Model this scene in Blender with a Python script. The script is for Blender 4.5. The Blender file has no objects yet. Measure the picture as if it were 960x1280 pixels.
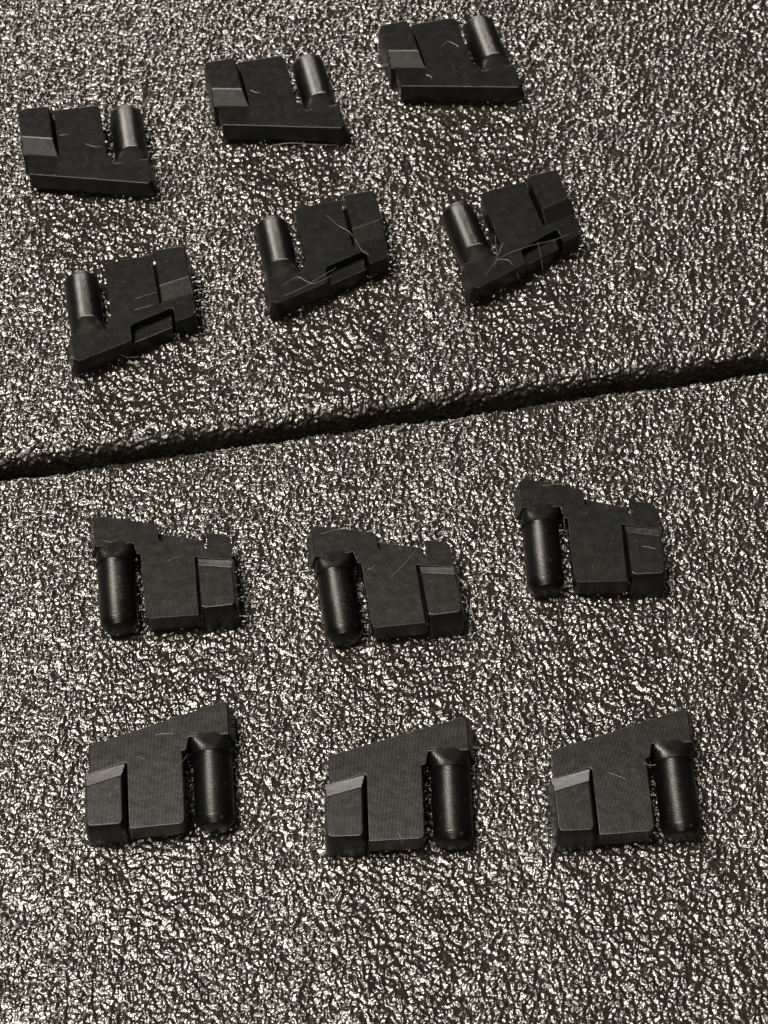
import bpy, bmesh, math, random
import numpy as np
from mathutils import Matrix, Vector

random.seed(7)
rng = np.random.default_rng(7)
S = 0.05                       # one working unit is five centimetres
R = math.radians
scene = bpy.context.scene
col = scene.collection

# ------------------------------------------------------------------ camera
cam_data = bpy.data.cameras.new('camera')
cam = bpy.data.objects.new('camera', cam_data)
col.objects.link(cam)
cr = Vector((0.99995845, -0.00771614, -0.00485463))
cu = Vector((0.00911626, 0.84637986, 0.53250168))
cf = Vector((0.0, 0.5325238, -0.84641503))
rot = Matrix((cr, cu, -cf)).transposed()
cam.matrix_world = Matrix.Translation(Vector((0, -5.32523804, 8.46415027)) * S) @ rot.to_4x4()
cam_data.sensor_fit = 'VERTICAL'
cam_data.sensor_height = 24
cam_data.lens = 4.5673274 * 12
cam_data.clip_start = 0.01
cam_data.clip_end = 20
cam_data.dof.use_dof = True
cam_data.dof.focus_distance = 9.75 * S
cam_data.dof.aperture_fstop = 30
scene.camera = cam

# ------------------------------------------------------------------ world and lamps (an indoor close-up)
world = bpy.data.worlds.new('World')
scene.world = world
world.use_nodes = True
bg = world.node_tree.nodes['Background']
bg.inputs[0].default_value = (1.0, 0.93, 0.80, 1)
bg.inputs[1].default_value = 0.05
scene.view_settings.view_transform = 'Standard'
scene.view_settings.look = 'None'
scene.view_settings.exposure = 0
scene.view_settings.gamma = 1


def lamp(name, direction, dist, size, power, colour, size_y=None):
    d = bpy.data.lights.new(name, 'AREA')
    d.shape = 'DISK' if size_y is None else 'RECTANGLE'
    d.size = size
    if size_y:
        d.size_y = size_y
    d.energy = power
    d.color = colour
    o = bpy.data.objects.new(name, d)
    v = Vector(direction).normalized()
    o.location = v * dist
    o.rotation_euler = v.to_track_quat('Z', 'Y').to_euler()
    col.objects.link(o)
    return o


lamp('ceiling_lamp', (-0.33, 0.04, 0.94), 3.4, 1.3, 460, (1.0, 0.915, 0.79))
lamp('added_near_fill', (-0.10, -0.62, 0.78), 3.4, 1.5, 95, (1.0, 0.915, 0.79))  # added fill: more foam glints, lifts the shadows in front of the clips
lamp('far_lamp', (-0.17, 0.97, 0.15), 4.0, 2.2, 155, (1.0, 0.93, 0.83), 0.6)


# ------------------------------------------------------------------ helpers
def link(name, me, parent=None, kind=None):
    o = bpy.data.objects.new(name, me)
    col.objects.link(o)
    if parent is not None:
        o.parent = parent
    if kind:
        o['kind'] = kind
    return o


def new_mat(name):
    m = bpy.data.materials.new(name)
    m.use_nodes = True
    nt = m.node_tree
    return m, nt, nt.nodes['Principled BSDF']


def N(nt, t, **kw):
    n = nt.nodes.new(t)
    for k, v in kw.items():
        if hasattr(n, k):
            setattr(n, k, v)
        else:
            n.inputs[k].default_value = v
    return n


# ------------------------------------------------------------------ materials
def plastic(name, axis, line_scale, strength, rough, base=0.016):
    """black printed plastic: extrusion lines across one axis, light scuffs"""
    m, nt, b = new_mat(name)
    L = nt.links.new
    tc = N(nt, 'ShaderNodeTexCoord')
    mp = N(nt, 'ShaderNodeMapping')
    mp.inputs['Scale'].default_value = (1 / S, 1 / S, 1 / S)
    L(tc.outputs['Object'], mp.inputs['Vector'])
    wv = N(nt, 'ShaderNodeTexWave', wave_type='BANDS', bands_direction=axis, wave_profile='SIN')
    wv.inputs['Scale'].default_value = line_scale
    wv.inputs['Distortion'].default_value = 0.6
    wv.inputs['Detail'].default_value = 2
    wv.inputs['Detail Scale'].default_value = 3
    L(mp.outputs[0], wv.inputs['Vector'])
    nz = N(nt, 'ShaderNodeTexNoise')
    nz.inputs['Scale'].default_value = 26
    nz.inputs['Detail'].default_value = 5
    L(mp.outputs[0], nz.inputs['Vector'])
    info = N(nt, 'ShaderNodeObjectInfo')
    # fine extrusion lines + slow unevenness
    bp = N(nt, 'ShaderNodeBump')
    bp.inputs['Strength'].default_value = strength
    bp.inputs['Distance'].default_value = 0.0022 * S
    L(wv.outputs['Fac'], bp.inputs['Height'])
    bp2 = N(nt, 'ShaderNodeBump')
    bp2.inputs['Strength'].default_value = 0.25
    bp2.inputs['Distance'].default_value = 0.004 * S
    L(nz.outputs['Fac'], bp2.inputs['Height'])
    L(bp.outputs[0], bp2.inputs['Normal'])
    L(bp2.outputs[0], b.inputs['Normal'])
    # worn pale flecks
    n2 = N(nt, 'ShaderNodeTexNoise')
    n2.inputs['Scale'].default_value = 55
    n2.inputs['Detail'].default_value = 3
    L(mp.outputs[0], n2.inputs['Vector'])
    cr_ = N(nt, 'ShaderNodeValToRGB')
    cr_.color_ramp.elements[0].position = 0.655
    cr_.color_ramp.elements[0].color = (base, base * 0.97, base * 0.88, 1)
    cr_.color_ramp.elements[1].position = 0.80
    cr_.color_ramp.elements[1].color = (0.02, 0.019, 0.017, 1)
    L(n2.outputs['Fac'], cr_.inputs[0])
    L(cr_.outputs[0], b.inputs['Base Color'])
    mr = N(nt, 'ShaderNodeMapRange')
    mr.inputs['To Min'].default_value = rough - 0.06
    mr.inputs['To Max'].default_value = rough + 0.10
    L(nz.outputs['Fac'], mr.inputs['Value'])
    L(mr.outputs[0], b.inputs['Roughness'])
    b.inputs['IOR'].default_value = 1.30
    return m


M_top = plastic('black_printed_plastic', 'X', 58, 0.22, 0.29, 0.0011)
M_pin = plastic('black_printed_plastic_turned', 'Y', 52, 0.40, 0.29, 0.0008)
M_pad = plastic('black_printed_plastic_smooth', 'X', 62, 0.18, 0.30, 0.0011)

M_strand, nt, b = new_mat('fine_plastic_strand')
b.inputs['Base Color'].default_value = (0.06, 0.057, 0.05, 1)
b.inputs['Roughness'].default_value = 0.35

M_foam, nt, b = new_mat('black_cellular_foam')
L = nt.links.new
tc = N(nt, 'ShaderNodeTexCoord')
mp = N(nt, 'ShaderNodeMapping')
mp.inputs['Scale'].default_value = (1 / S, 1 / S, 1 / S)
L(tc.outputs['Object'], mp.inputs['Vector'])
vo = N(nt, 'ShaderNodeTexVoronoi', feature='SMOOTH_F1')
vo.inputs['Scale'].default_value = 62
vo.inputs['Smoothness'].default_value = 0.35
nz = N(nt, 'ShaderNodeTexNoise')
nz.inputs['Scale'].default_value = 70
nz.inputs['Detail'].default_value = 2
mixv = N(nt, 'ShaderNodeMix', data_type='VECTOR')
mixv.inputs[0].default_value = 0.02
L(mp.outputs[0], mixv.inputs[4])
L(nz.outputs['Color'], mixv.inputs[5])
L(mixv.outputs[1], vo.inputs['Vector'])
L(mp.outputs[0], nz.inputs['Vector'])
b1 = N(nt, 'ShaderNodeBump', invert=True)
b1.inputs['Strength'].default_value = 0.28
b1.inputs['Distance'].default_value = 0.011 * S
L(vo.outputs['Distance'], b1.inputs['Height'])
b2 = N(nt, 'ShaderNodeBump')
b2.inputs['Strength'].default_value = 0.22
b2.inputs['Distance'].default_value = 0.006 * S
L(nz.outputs['Fac'], b2.inputs['Height'])
L(b1.outputs[0], b2.inputs['Normal'])
L(b2.outputs[0], b.inputs['Normal'])
n3 = N(nt, 'ShaderNodeTexNoise')
n3.inputs['Scale'].default_value = 9
n3.inputs['Detail'].default_value = 4
L(mp.outputs[0], n3.inputs['Vector'])
rp = N(nt, 'ShaderNodeValToRGB')
rp.color_ramp.elements[0].position = 0.3
rp.color_ramp.elements[0].color = (0.0045, 0.0038, 0.0028, 1)
rp.color_ramp.elements[1].position = 0.7
rp.color_ramp.elements[1].color = (0.0085, 0.0073, 0.0054, 1)
L(n3.outputs['Fac'], rp.inputs[0])
L(rp.outputs[0], b.inputs['Base Color'])
b.inputs['Roughness'].default_value = 0.22
b.inputs['IOR'].default_value = 1.5

M_floor, nt, b = new_mat('dark_floor')
b.inputs['Base Color'].default_value = (0.015, 0.013, 0.010, 1)
b.inputs['Roughness'].default_value = 0.8


# ------------------------------------------------------------------ foam sheets: real relief, one dense grid each
def worley(x, y, cell, seed, stretch=0.0):
    """distance to the nearest jittered point and that point's random value"""
    r = np.random.default_rng(seed)
    T = 256
    jx = r.random((T, T)); jy = r.random((T, T)); jv = r.random((T, T))
    ix = np.floor(x / cell).astype(np.int64); iy = np.floor(y / cell).astype(np.int64)
    best = np.full(x.shape, 9.0); val = np.zeros(x.shape); sec = np.full(x.shape, 9.0)
    for dx in (-1, 0, 1):
        for dy in (-1, 0, 1):
            cx = ix + dx; cy = iy + dy
            a, c = cx % T, cy % T
            px = (cx + jx[a, c]); py = (cy + jy[a, c])
            d = np.hypot(x / cell - px, y / cell - py)
            near = d < best
            sec = np.where(near, best, np.minimum(sec, d))
            val = np.where(near, jv[a, c], val)
            best = np.minimum(best, d)
    return best, sec, val


def vnoise(x, y, cell, seed):
    r = np.random.default_rng(seed)
    T = 256
    g = r.random((T, T)) * 2 - 1
    th = 0.4 + seed * 1.7
    x, y = x * math.cos(th) - y * math.sin(th) + 20, x * math.sin(th) + y * math.cos(th) + 20
    fx = x / cell; fy = y / cell
    ix = np.floor(fx).astype(np.int64); iy = np.floor(fy).astype(np.int64)
    tx = fx - ix; ty = fy - iy
    tx = tx * tx * (3 - 2 * tx); ty = ty * ty * (3 - 2 * ty)
    a = g[ix % T, iy % T]; b_ = g[(ix + 1) % T, iy % T]
    c = g[ix % T, (iy + 1) % T]; d = g[(ix + 1) % T, (iy + 1) % T]
    return (a * (1 - tx) + b_ * tx) * (1 - ty) + (c * (1 - tx) + d * tx) * ty


def foam_height(x, y, seed, cell):
    wx = x + 0.006 * vnoise(x, y, 0.03, seed + 5)
    wy = y + 0.006 * vnoise(x, y, 0.03, seed + 6)
    d1, s1, v1 = worley(wx, wy, cell, seed)
    d2, s2, v2 = worley(wx, wy, cell * 0.72, seed + 1)
    h = 0.43 * cell * (0.10 + 1.10 * v1) * np.clip(1 - (d1 / 0.80) ** 2, 0, 1) ** 1.7
    h += 0.17 * cell * (0.1 + 1.1 * v2) * np.clip(1 - (d2 / 0.85) ** 2, 0, 1) ** 1.6
    h += 0.0026 * vnoise(x, y, 0.045, seed + 2)
    h += 0.0050 * vnoise(x, y, 0.13, seed + 3) + 0.0022 * vnoise(x, y, 0.08, seed + 4)
    return h - 0.0065


ANG = math.atan2(0.540, 3.38)
EDGE_A = Vector((0.004, 0.455))       # a point on the near sheet's far edge


def spaced(lo, hi, step, far_lo, far_hi, n_out):
    mid = np.arange(lo, hi, step)
    left = np.geomspace(1, 1 + (lo - far_lo), n_out)[::-1][:-1] if far_lo < lo else []
    right = np.geomspace(1, 1 + (far_hi - hi), n_out)[1:] if far_hi > hi else []
    return np.concatenate([lo - (np.array(left) - 1) if len(left) else np.zeros(0), mid,
                           hi + (np.array(right) - 1) if len(right) else np.zeros(0)])


def foam_sheet(name, sign, offset, u0, u1, v_dense, v_far, step, seed, mat):
    """sign=-1: the sheet lies towards the camera from its edge; +1: away from it"""
    u = spaced(u0, u1, step, -5.0, 5.0, 90)
    rad, thick = (0.035 if sign < 0 else 0.078), 0.34
    # profile along v: edge wall from the bottom up, quarter round, then the flat top
    wall = np.arange(-thick, -rad, step * 1.5)
    arc = np.linspace(0, math.pi / 2, int(rad * 1.57 / step) + 2)
    top = np.concatenate([np.arange(rad + step, v_dense, step), v_dense + np.geomspace(1, 1 + v_far - v_dense, 40) - 1])
    pv = np.concatenate([np.zeros(len(wall)), rad - rad * np.cos(arc), top])
    pz = np.concatenate([wall, -rad + rad * np.sin(arc), np.zeros(len(top))])
    nv = np.concatenate([-np.ones(len(wall)), -np.cos(arc), np.zeros(len(top))])
    nz_ = np.concatenate([np.zeros(len(wall)), np.sin(arc), np.ones(len(top))])
    s = np.concatenate([[0], np.cumsum(np.hypot(np.diff(pv), np.diff(pz)))])
    U, Sg = np.meshgrid(u, s)
    H = foam_height(U, Sg + 3.0, seed, 0.0205 if sign < 0 else 0.0232)
    # the moulded edge is slightly wavy
    wob = 0.006 * vnoise(U, U * 0 + 0.5, 0.35, seed + 9) * np.exp(-pv / 0.25)[:, None]
    V = pv[:, None] + nv[:, None] * H + wob
    Z = pz[:, None] + nz_[:, None] * H
    c, sn = math.cos(ANG), math.sin(ANG)
    ox = EDGE_A.x - sn * offset
    oy = EDGE_A.y + c * offset
    X = ox + U * c - sign * V * sn
    Y = oy + U * sn + sign * V * c
    co = np.stack([X, Y, Z], -1).reshape(-1, 3) * S
    nr, nc = U.shape
    idx = np.arange(nr * nc).reshape(nr, nc)
    q = np.stack([idx[:-1, :-1], idx[:-1, 1:], idx[1:, 1:], idx[1:, :-1]], -1).reshape(-1, 4)
    if sign < 0:
        q = q[:, ::-1]
    # underside and outer edges close the sheet
    base = len(co)
    zb = -thick * S
    ring = [idx[0, 0], idx[0, -1], idx[-1, -1], idx[-1, 0]]
    lows = co[[idx[-1, 0], idx[-1, -1]]].copy(); lows[:, 2] = zb
    co = np.concatenate([co, lows])
    me = bpy.data.meshes.new(name)
    me.vertices.add(len(co)); me.vertices.foreach_set('co', co.astype(np.float32).ravel())
    faces_extra = [list(idx[-1, :]) + [base + 1, base],
                   [base] + [base + 1, idx[0, -1], idx[0, 0]],
                   [base] + list(idx[:, 0]),
                   [base + 1] + list(idx[::-1, -1])]
    loops = np.concatenate([q.ravel()] + [np.array(f) for f in faces_extra])
    starts = np.arange(len(q)) * 4
    tot = len(q) * 4
    st2 = []
    for f in faces_extra:
        st2.append(tot); tot += len(f)
    me.loops.add(len(loops)); me.loops.foreach_set('vertex_index', loops.astype(np.int32))
    me.polygons.add(len(q) + len(faces_extra))
    me.polygons.foreach_set('loop_start', np.concatenate([starts, st2]).astype(np.int32))
    me.polygons.foreach_set('use_smooth', np.array([True] * len(q) + [False] * len(faces_extra)))
    me.update(calc_edges=True)
    me.validate()
    me.materials.append(mat)
    return link(name, me)


near = foam_sheet('foam_sheet', -1, 0.0, -2.1, 1.95, 2.95, 4.2, 0.0047, 11, M_foam)
near['label'] = 'speckled black foam sheet on the near side of the dark gap'
near['category'] = 'foam sheet'
far = foam_sheet('foam_sheet', 1, 0.090, -1.95, 2.5, 2.75, 4.2, 0.0050, 31, M_foam)
far['label'] = 'speckled black foam sheet beyond the dark gap, farther away'
far['category'] = 'foam sheet'

fm = bpy.data.meshes.new('floor')
e = 9 * S
fm.from_pydata([(-e, -e, -0.345 * S), (e, -e, -0.345 * S), (e, e, -0.345 * S), (-e, e, -0.345 * S)], [], [(0, 1, 2, 3)])
fm.materials.append(M_floor)
link('floor', fm, kind='structure')


# ------------------------------------------------------------------ the printed pieces
def finish(bm, name, mat, mapf, flip):
    for v in bm.verts:
        v.co = mapf(v.co) * S
    if flip:
        bmesh.ops.reverse_faces(bm, faces=bm.faces)
    bmesh.ops.recalc_face_normals(bm, faces=bm.faces)
    for f in bm.faces:
        f.smooth = True
    me = bpy.data.meshes.new(name)
    bm.to_mesh(me); bm.free()
    me.set_sharp_from_angle(angle=R(50))
    me.materials.append(mat)
    return me


def grow(outline, d):
    """the outline pushed outwards by d (counter-clockwise points)"""
    n = len(outline)
    area = sum(outline[i][0] * outline[(i + 1) % n][1] - outline[(i + 1) % n][0] * outline[i][1] for i in range(n))
    sg = 1 if area > 0 else -1
    out = []
    for i in range(n):
        p, q, r_ = Vector(outline[i - 1]), Vector(outline[i]), Vector(outline[(i + 1) % n])
        a, b_ = (q - p).normalized(), (r_ - q).normalized()
        na, nb = Vector((a.y, -a.x)) * sg, Vector((b_.y, -b_.x)) * sg
        m = (na + nb) / max(0.5, 1 + na.dot(nb))
        out.append((q.x + m.x * d, q.y + m.y * d))
    return out


def prism(outline, z0, z1, bev=0.007, seg=3, zf=None, d=0.0):
    bm = bmesh.new()
    if d:
        outline = grow(outline, d)
    lo = [bm.verts.new((x - (0.024 if x < -0.28 else 0), y, z0)) for x, y in outline]
    hi = [bm.verts.new((x, y, zf(x, y) if zf else z1)) for x, y in outline]
    n = len(outline)
    bm.faces.new(hi); bm.faces.new(lo[::-1])
    for i in range(n):
        j = (i + 1) % n
        bm.faces.new((lo[i], lo[j], hi[j], hi[i]))
    bmesh.ops.recalc_face_normals(bm, faces=bm.faces)
    if bev:
        bmesh.ops.bevel(bm, geom=list(bm.edges), offset=bev, segments=seg, profile=0.55, affect='EDGES', clamp_overlap=True)
    return bm


def slope(x):                  # the slanted outer edge of the piece
    return 0.291 - 0.287 * (x + 0.304)


def body_bm(notched):
    pts = [(-0.308, 0.150), (-0.150, 0.150), (-0.138, 0.094), (-0.121, 0.091), (-0.121, -0.203), (-0.116, -0.216), (-0.103, -0.2225), (0.087, -0.228)]
    if notched:
        pts += [(0.089, 0.046), (0.096, 0.053), (0.104, 0.047), (0.244, 0.018), (0.244, 0.118), (0.232, 0.132),
                (0.157, 0.150), (0.156, 0.072), (0.130, 0.076), (-0.041, 0.131), (-0.055, 0.150), (-0.055, slope(-0.055) - 0.004), (-0.066, slope(-0.066))]
    else:
        pts += [(0.089, 0.050), (0.100, 0.060), (0.238, 0.022), (0.238, 0.136)]
    pts += [(-0.292, slope(-0.292)), (-0.308, 0.276)]
    return prism(pts, 0.046, 0.141, 0.0105, 4, d=0.0055)


def base_bm(notched):
    o = 0.003
    pts = [(-0.303, 0.155), (-0.146, 0.155), (-0.133, 0.098), (-0.118, 0.095), (-0.118, -0.200), (-0.112, -0.211), (-0.100, -0.2165), (0.230, -0.220), (0.238, -0.212)]
    if notched:
        pts += [(0.240, 0.136), (0.160, 0.146), (0.158, 0.076), (0.140, 0.077), (0.138, slope(0.138) - 0.012)]
    else:
        pts += [(0.234, 0.126)]
    pts += [(-0.288, slope(-0.288) - o), (-0.303, 0.272)]
    return prism(pts, 0.020, 0.094, 0.006)


def pad_bm(notched):
    """thumb pad: full height block whose far end is cut by a slanted chamfer"""
    x0 = 0.105 if notched else 0.098
    x1 = 0.256 if notched else 0.262
    xt = x0 if notched else x0 + 0.014
    top = 0.184
    bm = bmesh.new()
    ya, yb = -0.236, -0.232
    cA, cB = (0.040, -0.020) if notched else (0.058, -0.020)   # left edge: foot and top of the chamfer
    dA, dB = (0.014, -0.050) if notched else (0.018, -0.058)
    P = [(x0, ya, 0.0), (x1, ya, 0.0), (x1, dA, 0.0), (x0, cA, 0.0),
         (x0, ya, 0.136), (x1, ya, 0.136), (x1, dA, 0.136), (x0, cA, 0.136),
         (xt, yb + 0.004, top), (x1 - 0.010, yb + 0.004, top), (x1 - 0.010, dB, top), (xt, cB, top)]
    v = [bm.verts.new(p) for p in P]
    for f in ((3, 2, 1, 0), (0, 1, 5, 4), (1, 2, 6, 5), (2, 3, 7, 6), (3, 0, 4, 7),
              (4, 5, 9, 8), (5, 6, 10, 9), (6, 7, 11, 10), (7, 4, 8, 11), (8, 9, 10, 11)):
        bm.faces.new([v[i] for i in f])
    bmesh.ops.recalc_face_normals(bm, faces=bm.faces)
    corner = [e for e in bm.edges if all(v.co.y < -0.2 for v in e.verts) and abs(e.verts[0].co.z - e.verts[1].co.z) > 0.02]
    bmesh.ops.bevel(bm, geom=corner, offset=0.020, segments=3, profile=0.5, affect='EDGES', clamp_overlap=True)
    bmesh.ops.bevel(bm, geom=[e for e in bm.edges if e.is_manifold and e.calc_face_angle(0) > 0.3], offset=0.0105, segments=4, profile=0.55, affect='EDGES', clamp_overlap=True)
    return bm


PX, PZ = -0.239, 0.0660       # the pin's axis


def ring_loft(sections, nseg=40, cap=True):
    bm = bmesh.new()
    rows = []
    for sec in sections:
        rows.append([bm.verts.new(p) for p in sec])
    for a, b_ in zip(rows, rows[1:]):
        for i in range(len(a)):
            j = (i + 1) % len(a)
            bm.faces.new((a[i], a[j], b_[j], b_[i]))
    if cap:
        bm.faces.new(rows[0]); bm.faces.new(rows[-1][::-1])
    bmesh.ops.recalc_face_normals(bm, faces=bm.faces)
    return bm


def circle(y, r, n=40, dz=0.0):
    return [(PX + r * math.cos(2 * math.pi * i / n), y, PZ + dz + r * math.sin(2 * math.pi * i / n)) for i in range(n)]


def pin_bm(mirror):
    prof = [(0.052 if mirror else 0.085, 0.0780), (0.0, 0.0788), (-0.100, 0.0788), (-0.184, 0.0786), (-0.193, 0.0772), (-0.199, 0.074),
            (-0.219, 0.058), (-0.223, 0.055), (-0.225, 0.050)]
    secs = []
    for y, r in prof:
        secs.append(circle(y, r, dz=0.0))
    return ring_loft(secs)


def collar_bm(mirror):
    """blends the arm's flat end into the round pin"""
    n = 48
    secs = []
    rc, length = (0.0795, 0.105) if mirror else (0.0825, 0.075)
    cx = (-0.308 - 0.150) / 2
    for q in range(13):
        t = q / 12
        y = 0.176 - t * (length + 0.018)
        k = t * t * (3 - 2 * t)
        e = 2 + 3.4 * (1 - k) ** 1.2
        hx = 0.0785 * (1 - k) + rc * k
        x_c = cx * (1 - k) + PX * k
        zt = 0.1405 * (1 - k) + (PZ + rc) * k
        zb = 0.024 * (1 - k) + (PZ - 0.0735) * k
        zc, hz = (zt + zb) / 2, (zt - zb) / 2
        sec = []
        for i in range(n):
            a = 2 * math.pi * i / n
            ca, sa = math.cos(a), math.sin(a)
            sec.append((x_c + hx * math.copysign(abs(ca) ** (2 / e), ca), y, zc + hz * math.copysign(abs(sa) ** (2 / e), sa)))
        secs.append(sec)
    secs.append([(PX + 0.0785 * math.cos(2 * math.pi * i / n), 0.157 - length, PZ + 0.0785 * math.sin(2 * math.pi * i / n)) for i in range(n)])
    return ring_loft(secs, n)


def bead_bm():
    """stair-stepped print layers showing as a row of beads along the slanted edge"""
    bm = bmesh.new()
    n = 36
    for i in range(n):
        x = -0.285 + 0.515 * i / (n - 1)
        y = slope(x) - 0.004
        if random.random() < 0.15:
            continue
        m = Matrix.Translation((x, y, 0.1375 + random.uniform(0, 0.001))) @ Matrix.Scale(random.uniform(0.7, 1.05), 4) @ Matrix.Diagonal((0.0042, 0.0036, 0.0036, 1))
        bmesh.ops.create_icosphere(bm, subdivisions=1, radius=1, matrix=m)
    return bm


def strand_me(points, r=0.0007):
    """a hair-thin strand of plastic through the given points"""
    bm = bmesh.new()
    pts = [Vector(p) for p in points]
    out = []
    for i in range(len(pts) - 1):           # Catmull-Rom
        p0 = pts[max(i - 1, 0)]; p1 = pts[i]; p2 = pts[i + 1]; p3 = pts[min(i + 2, len(pts) - 1)]
        for k in range(6):
            t = k / 6
            out.append(0.5 * ((2 * p1) + (p2 - p0) * t + (2 * p0 - 5 * p1 + 4 * p2 - p3) * t * t + (3 * p1 - p0 - 3 * p2 + p3) * t ** 3))
    out.append(pts[-1])
    out = [p + Vector((random.uniform(-1, 1), random.uniform(-1, 1), random.uniform(0, 0.6))) * 0.0012 for p in out]
    rows = []
    for i, p in enumerate(out):
        d = (out[min(i + 1, len(out) - 1)] - out[max(i - 1, 0)]).normalized()
        s_ = d.cross(Vector((0, 0, 1))).normalized(); u_ = s_.cross(d)
        rr = r * (0.5 if i in (0, len(out) - 1) else 1)
        rows.append([bm.verts.new(p + (s_ * math.cos(a) + u_ * math.sin(a)) * rr) for a in (0, 2.094, 4.189)])
    for a, b_ in zip(rows, rows[1:]):
        for i in range(3):
            bm.faces.new((a[i], a[(i + 1) % 3], b_[(i + 1) % 3], b_[i]))
    bm.faces.new(rows[0]); bm.faces.new(rows[-1][::-1])
    return finish(bm, 'strand', M_strand, lambda c: c, False)


def variant_map(back, mirror):
    def f(c):
        x, y, z = c
        if back:
            x = 0.051 - x; y = y + 0.050
        if mirror:
            y = -y
        return Vector((x, y, z))
    return f


def meshes(back, mirror):
    f = variant_map(back, mirror)
    flip = back != mirror
    notched = not back
    d = [('body', finish(body_bm(notched), 'body', M_top, f, flip)),
         ('base_plate', finish(base_bm(notched), 'base_plate', M_top, f, flip)),
         ('thumb_pad', finish(pad_bm(notched), 'thumb_pad', M_pad, f, flip)),
         ('pin', finish(pin_bm(mirror), 'pin', M_pin, f, flip)),
         ('collar', finish(collar_bm(mirror), 'collar', M_top, f, flip))]
    if back and mirror:
        d.append(('layer_edge', finish(bead_bm(), 'layer_edge', M_strand, f, flip)))
    return d


POSES = [
    ('3', [(-0.8782, -0.3553, 6.219), (0.0423, -0.4052, 7.837), (0.9013, -0.2067, 2.325)]),
    ('2', [(-1.0925, 1.0478, 9.811), (-0.2329, 1.3594, 10.745), (0.6353, 1.4554, 16.206)]),
    ('4', [(-0.9723, -1.3442, 4.285), (-0.0334, -1.4075, 1.383), (0.8545, -1.3887, 2.554)]),
    ('1', [(-1.4721, 1.9959, 9.615), (-0.5979, 2.2960, 13.079), (0.2380, 2.5316, 14.468)]),
]
LABELS = {
    '3': ['notched black clip with its pin towards the camera, leftmost just below the gap',
          'notched black clip with its pin towards the camera, middle one just below the gap',
          'notched black clip with its pin towards the camera, rightmost and closest below the gap'],
    '2': ['notched tilted black clip beyond the gap, leftmost of three, two short pale strands',
          'notched tilted black clip beyond the gap, middle of three, diagonal strand across its face',
          'notched black clip beyond the gap, most tilted of all, tangled pale strands on it'],
    '4': ['plain slanted black clip at lower left, first of the row nearest the camera',
          'plain slanted black clip in the middle of the row nearest the camera',
          'plain slanted black clip at lower right, last of the row nearest the camera'],
    '1': ['plain black clip at the left border in the farthest row',
          'plain black clip in the middle of the farthest row, loose strand along its front',
          'plain black clip at the top edge of the photo, right end of farthest row'],
}
GROUPS = {'3': 'notched clips below the gap with pins towards the camera', '2': 'notched clips beyond the gap with pins away from the camera',
          '4': 'plain clips in the nearest row', '1': 'plain clips in the farthest row'}
KIND = {'3': (False, False), '2': (False, True), '4': (True, False), '1': (True, True)}
T = 0.1425
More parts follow.
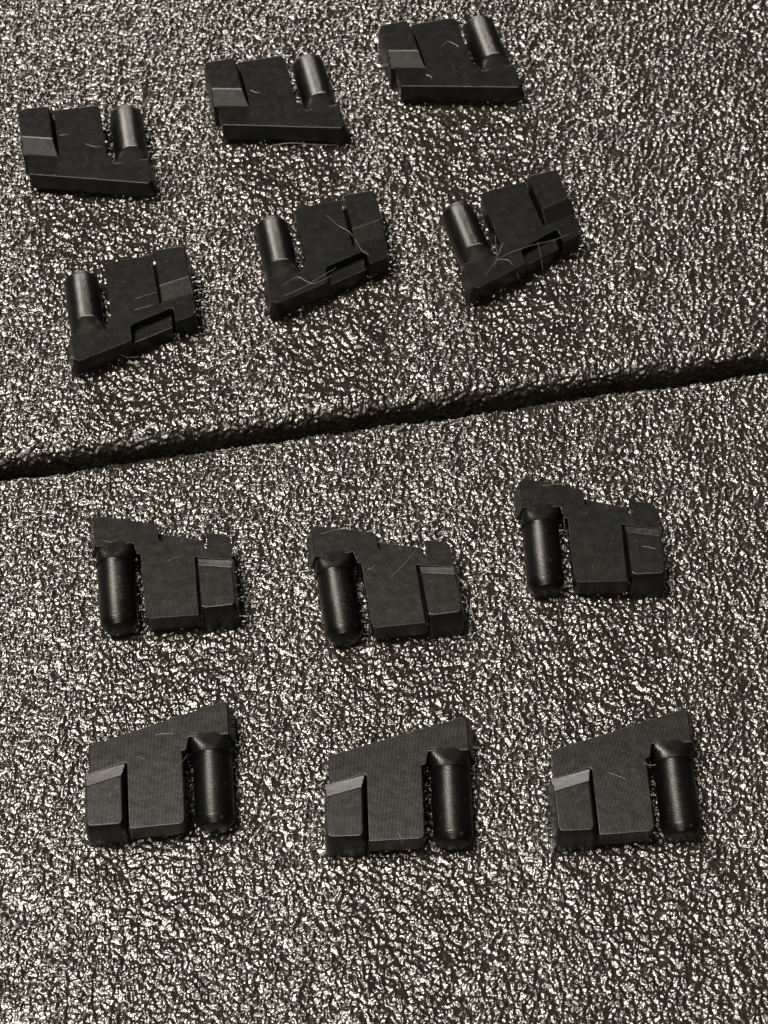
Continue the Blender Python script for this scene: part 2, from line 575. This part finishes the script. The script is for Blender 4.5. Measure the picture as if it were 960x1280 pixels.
# strands, in each piece's own plane (x, y, z)
STRANDS = {
    ('3', 0): [[(-0.02, 0.035, T), (0.01, 0.048, T + .001), (0.04, 0.056, T)], [(-0.28, 0.17, T), (-0.25, 0.155, T + .004), (-0.22, 0.165, T)]],
    ('3', 1): [[(-0.02, 0.00, T), (0.05, 0.05, T + .01), (0.11, 0.12, T + .004)], [(-0.28, 0.25, T), (-0.22, 0.26, T + .002), (-0.17, 0.26, T)],
               [(-0.11, 0.05, T), (-0.085, 0.055, T + .002), (-0.07, 0.07, T)]],
    ('3', 2): [[(0.13, -0.09, .182), (0.19, -0.10, .184), (0.24, -0.12, .182)], [(-0.22, 0.25, T), (-0.14, 0.255, T + .002), (-0.07, 0.25, T)],
               [(-0.15, 0.14, T), (-0.142, 0.08, .13), (-0.14, 0.04, .10)]],
    ('2', 0): [[(-0.02, -0.06, T), (0.03, -0.055, T + .002), (0.07, -0.045, T)], [(-0.01, 0.00, T), (0.04, 0.01, T + .002), (0.09, 0.02, T)],
               [(-0.14, -0.22, .09), (-0.09, -0.25, .06), (-0.03, -0.25, .05)]],
    ('2', 1): [[(0.01, 0.16, T), (0.05, 0.08, T + .012), (0.10, 0.02, T + .012), (0.13, -0.08, T + .008), (0.16, -0.11, T)],
               [(-0.25, -0.20, T), (-0.18, -0.17, T + .002), (-0.12, -0.22, T + .002), (-0.03, -0.19, T)],
               [(-0.26, -0.26, T), (-0.18, -0.24, T + .004), (-0.09, -0.20, T + .01), (0.0, -0.15, T)]],
    ('2', 2): [[(-0.17, -0.165, T), (-0.12, -0.20, T + .012), (-0.09, -0.26, .09)],
               [(-0.25, -0.24, T), (-0.16, -0.17, T + .01), (-0.03, -0.15, T + .02), (0.12, -0.14, T + .01), (0.19, -0.12, T)],
               [(-0.11, 0.03, .12), (-0.14, -0.06, .13), (-0.16, -0.14, T + .004)], [(-0.11, -0.08, T), (-0.16, -0.15, T + .004), (-0.24, -0.27, .13)],
               [(0.04, -0.12, T), (0.04, -0.17, .10), (0.04, -0.21, .05)]],
    ('4', 0): [[(0.07, 0.215, T), (0.11, 0.215, T + .002), (0.15, 0.215, T)], [(0.0, 0.125, T), (0.015, 0.118, T + .002), (0.03, 0.105, T)],
               [(0.15, 0.07, T), (0.18, 0.09, T + .006), (0.20, 0.12, .14)]],
    ('4', 1): [[(0.07, -0.14, T), (0.08, -0.17, T + .002), (0.09, -0.19, .12)]],
    ('4', 2): [[(0.02, 0.078, T), (0.05, 0.066, T + .002), (0.085, 0.048, T)], [(-0.115, 0.115, .14), (-0.115, 0.13, T), (-0.11, 0.15, T)],
               [(0.165, 0.115, T), (0.185, 0.10, .148), (0.21, 0.10, .150)]],
    ('1', 0): [[(0.08, -0.05, T), (0.12, -0.08, T + .004), (0.16, -0.085, T)], [(-0.03, 0.02, T), (0.0, 0.018, T + .002), (0.02, 0.02, T)]],
    ('1', 1): [[(0.00, -0.275, .03), (0.10, -0.295, .05), (0.22, -0.33, .045), (0.32, -0.345, .03)],
               [(-0.02, -0.01, T), (0.0, -0.03, T), (0.02, -0.035, T)]],
    ('1', 2): [[(0.06, 0.00, T), (0.10, 0.02, T + .008), (0.14, -0.02, T)], [(-0.06, -0.15, T), (-0.04, -0.17, T), (-0.04, -0.19, T)]],
}

for row, poses in POSES:
    ms = meshes(*KIND[row])
    for i, (x, y, a) in enumerate(poses):
        root = bpy.data.objects.new('printed_clip', None)
        col.objects.link(root)
        root.empty_display_size = 0.01
        root.location = (x * S, y * S, 0.0)
        root.rotation_euler = (0, 0, R(a))
        root['label'] = LABELS[row][i]
        root['category'] = 'plastic clip'
        root['group'] = GROUPS[row]
        for nm, me in ms:
            o = link(nm, me, root, 'stuff' if nm == 'layer_edge' else None)
            if nm in ('body', 'base_plate', 'thumb_pad'):
                w = o.modifiers.new('weighted', 'WEIGHTED_NORMAL')
                w.keep_sharp = True
        for pts in STRANDS.get((row, i), []):
            link('strand', strand_me(pts), root)
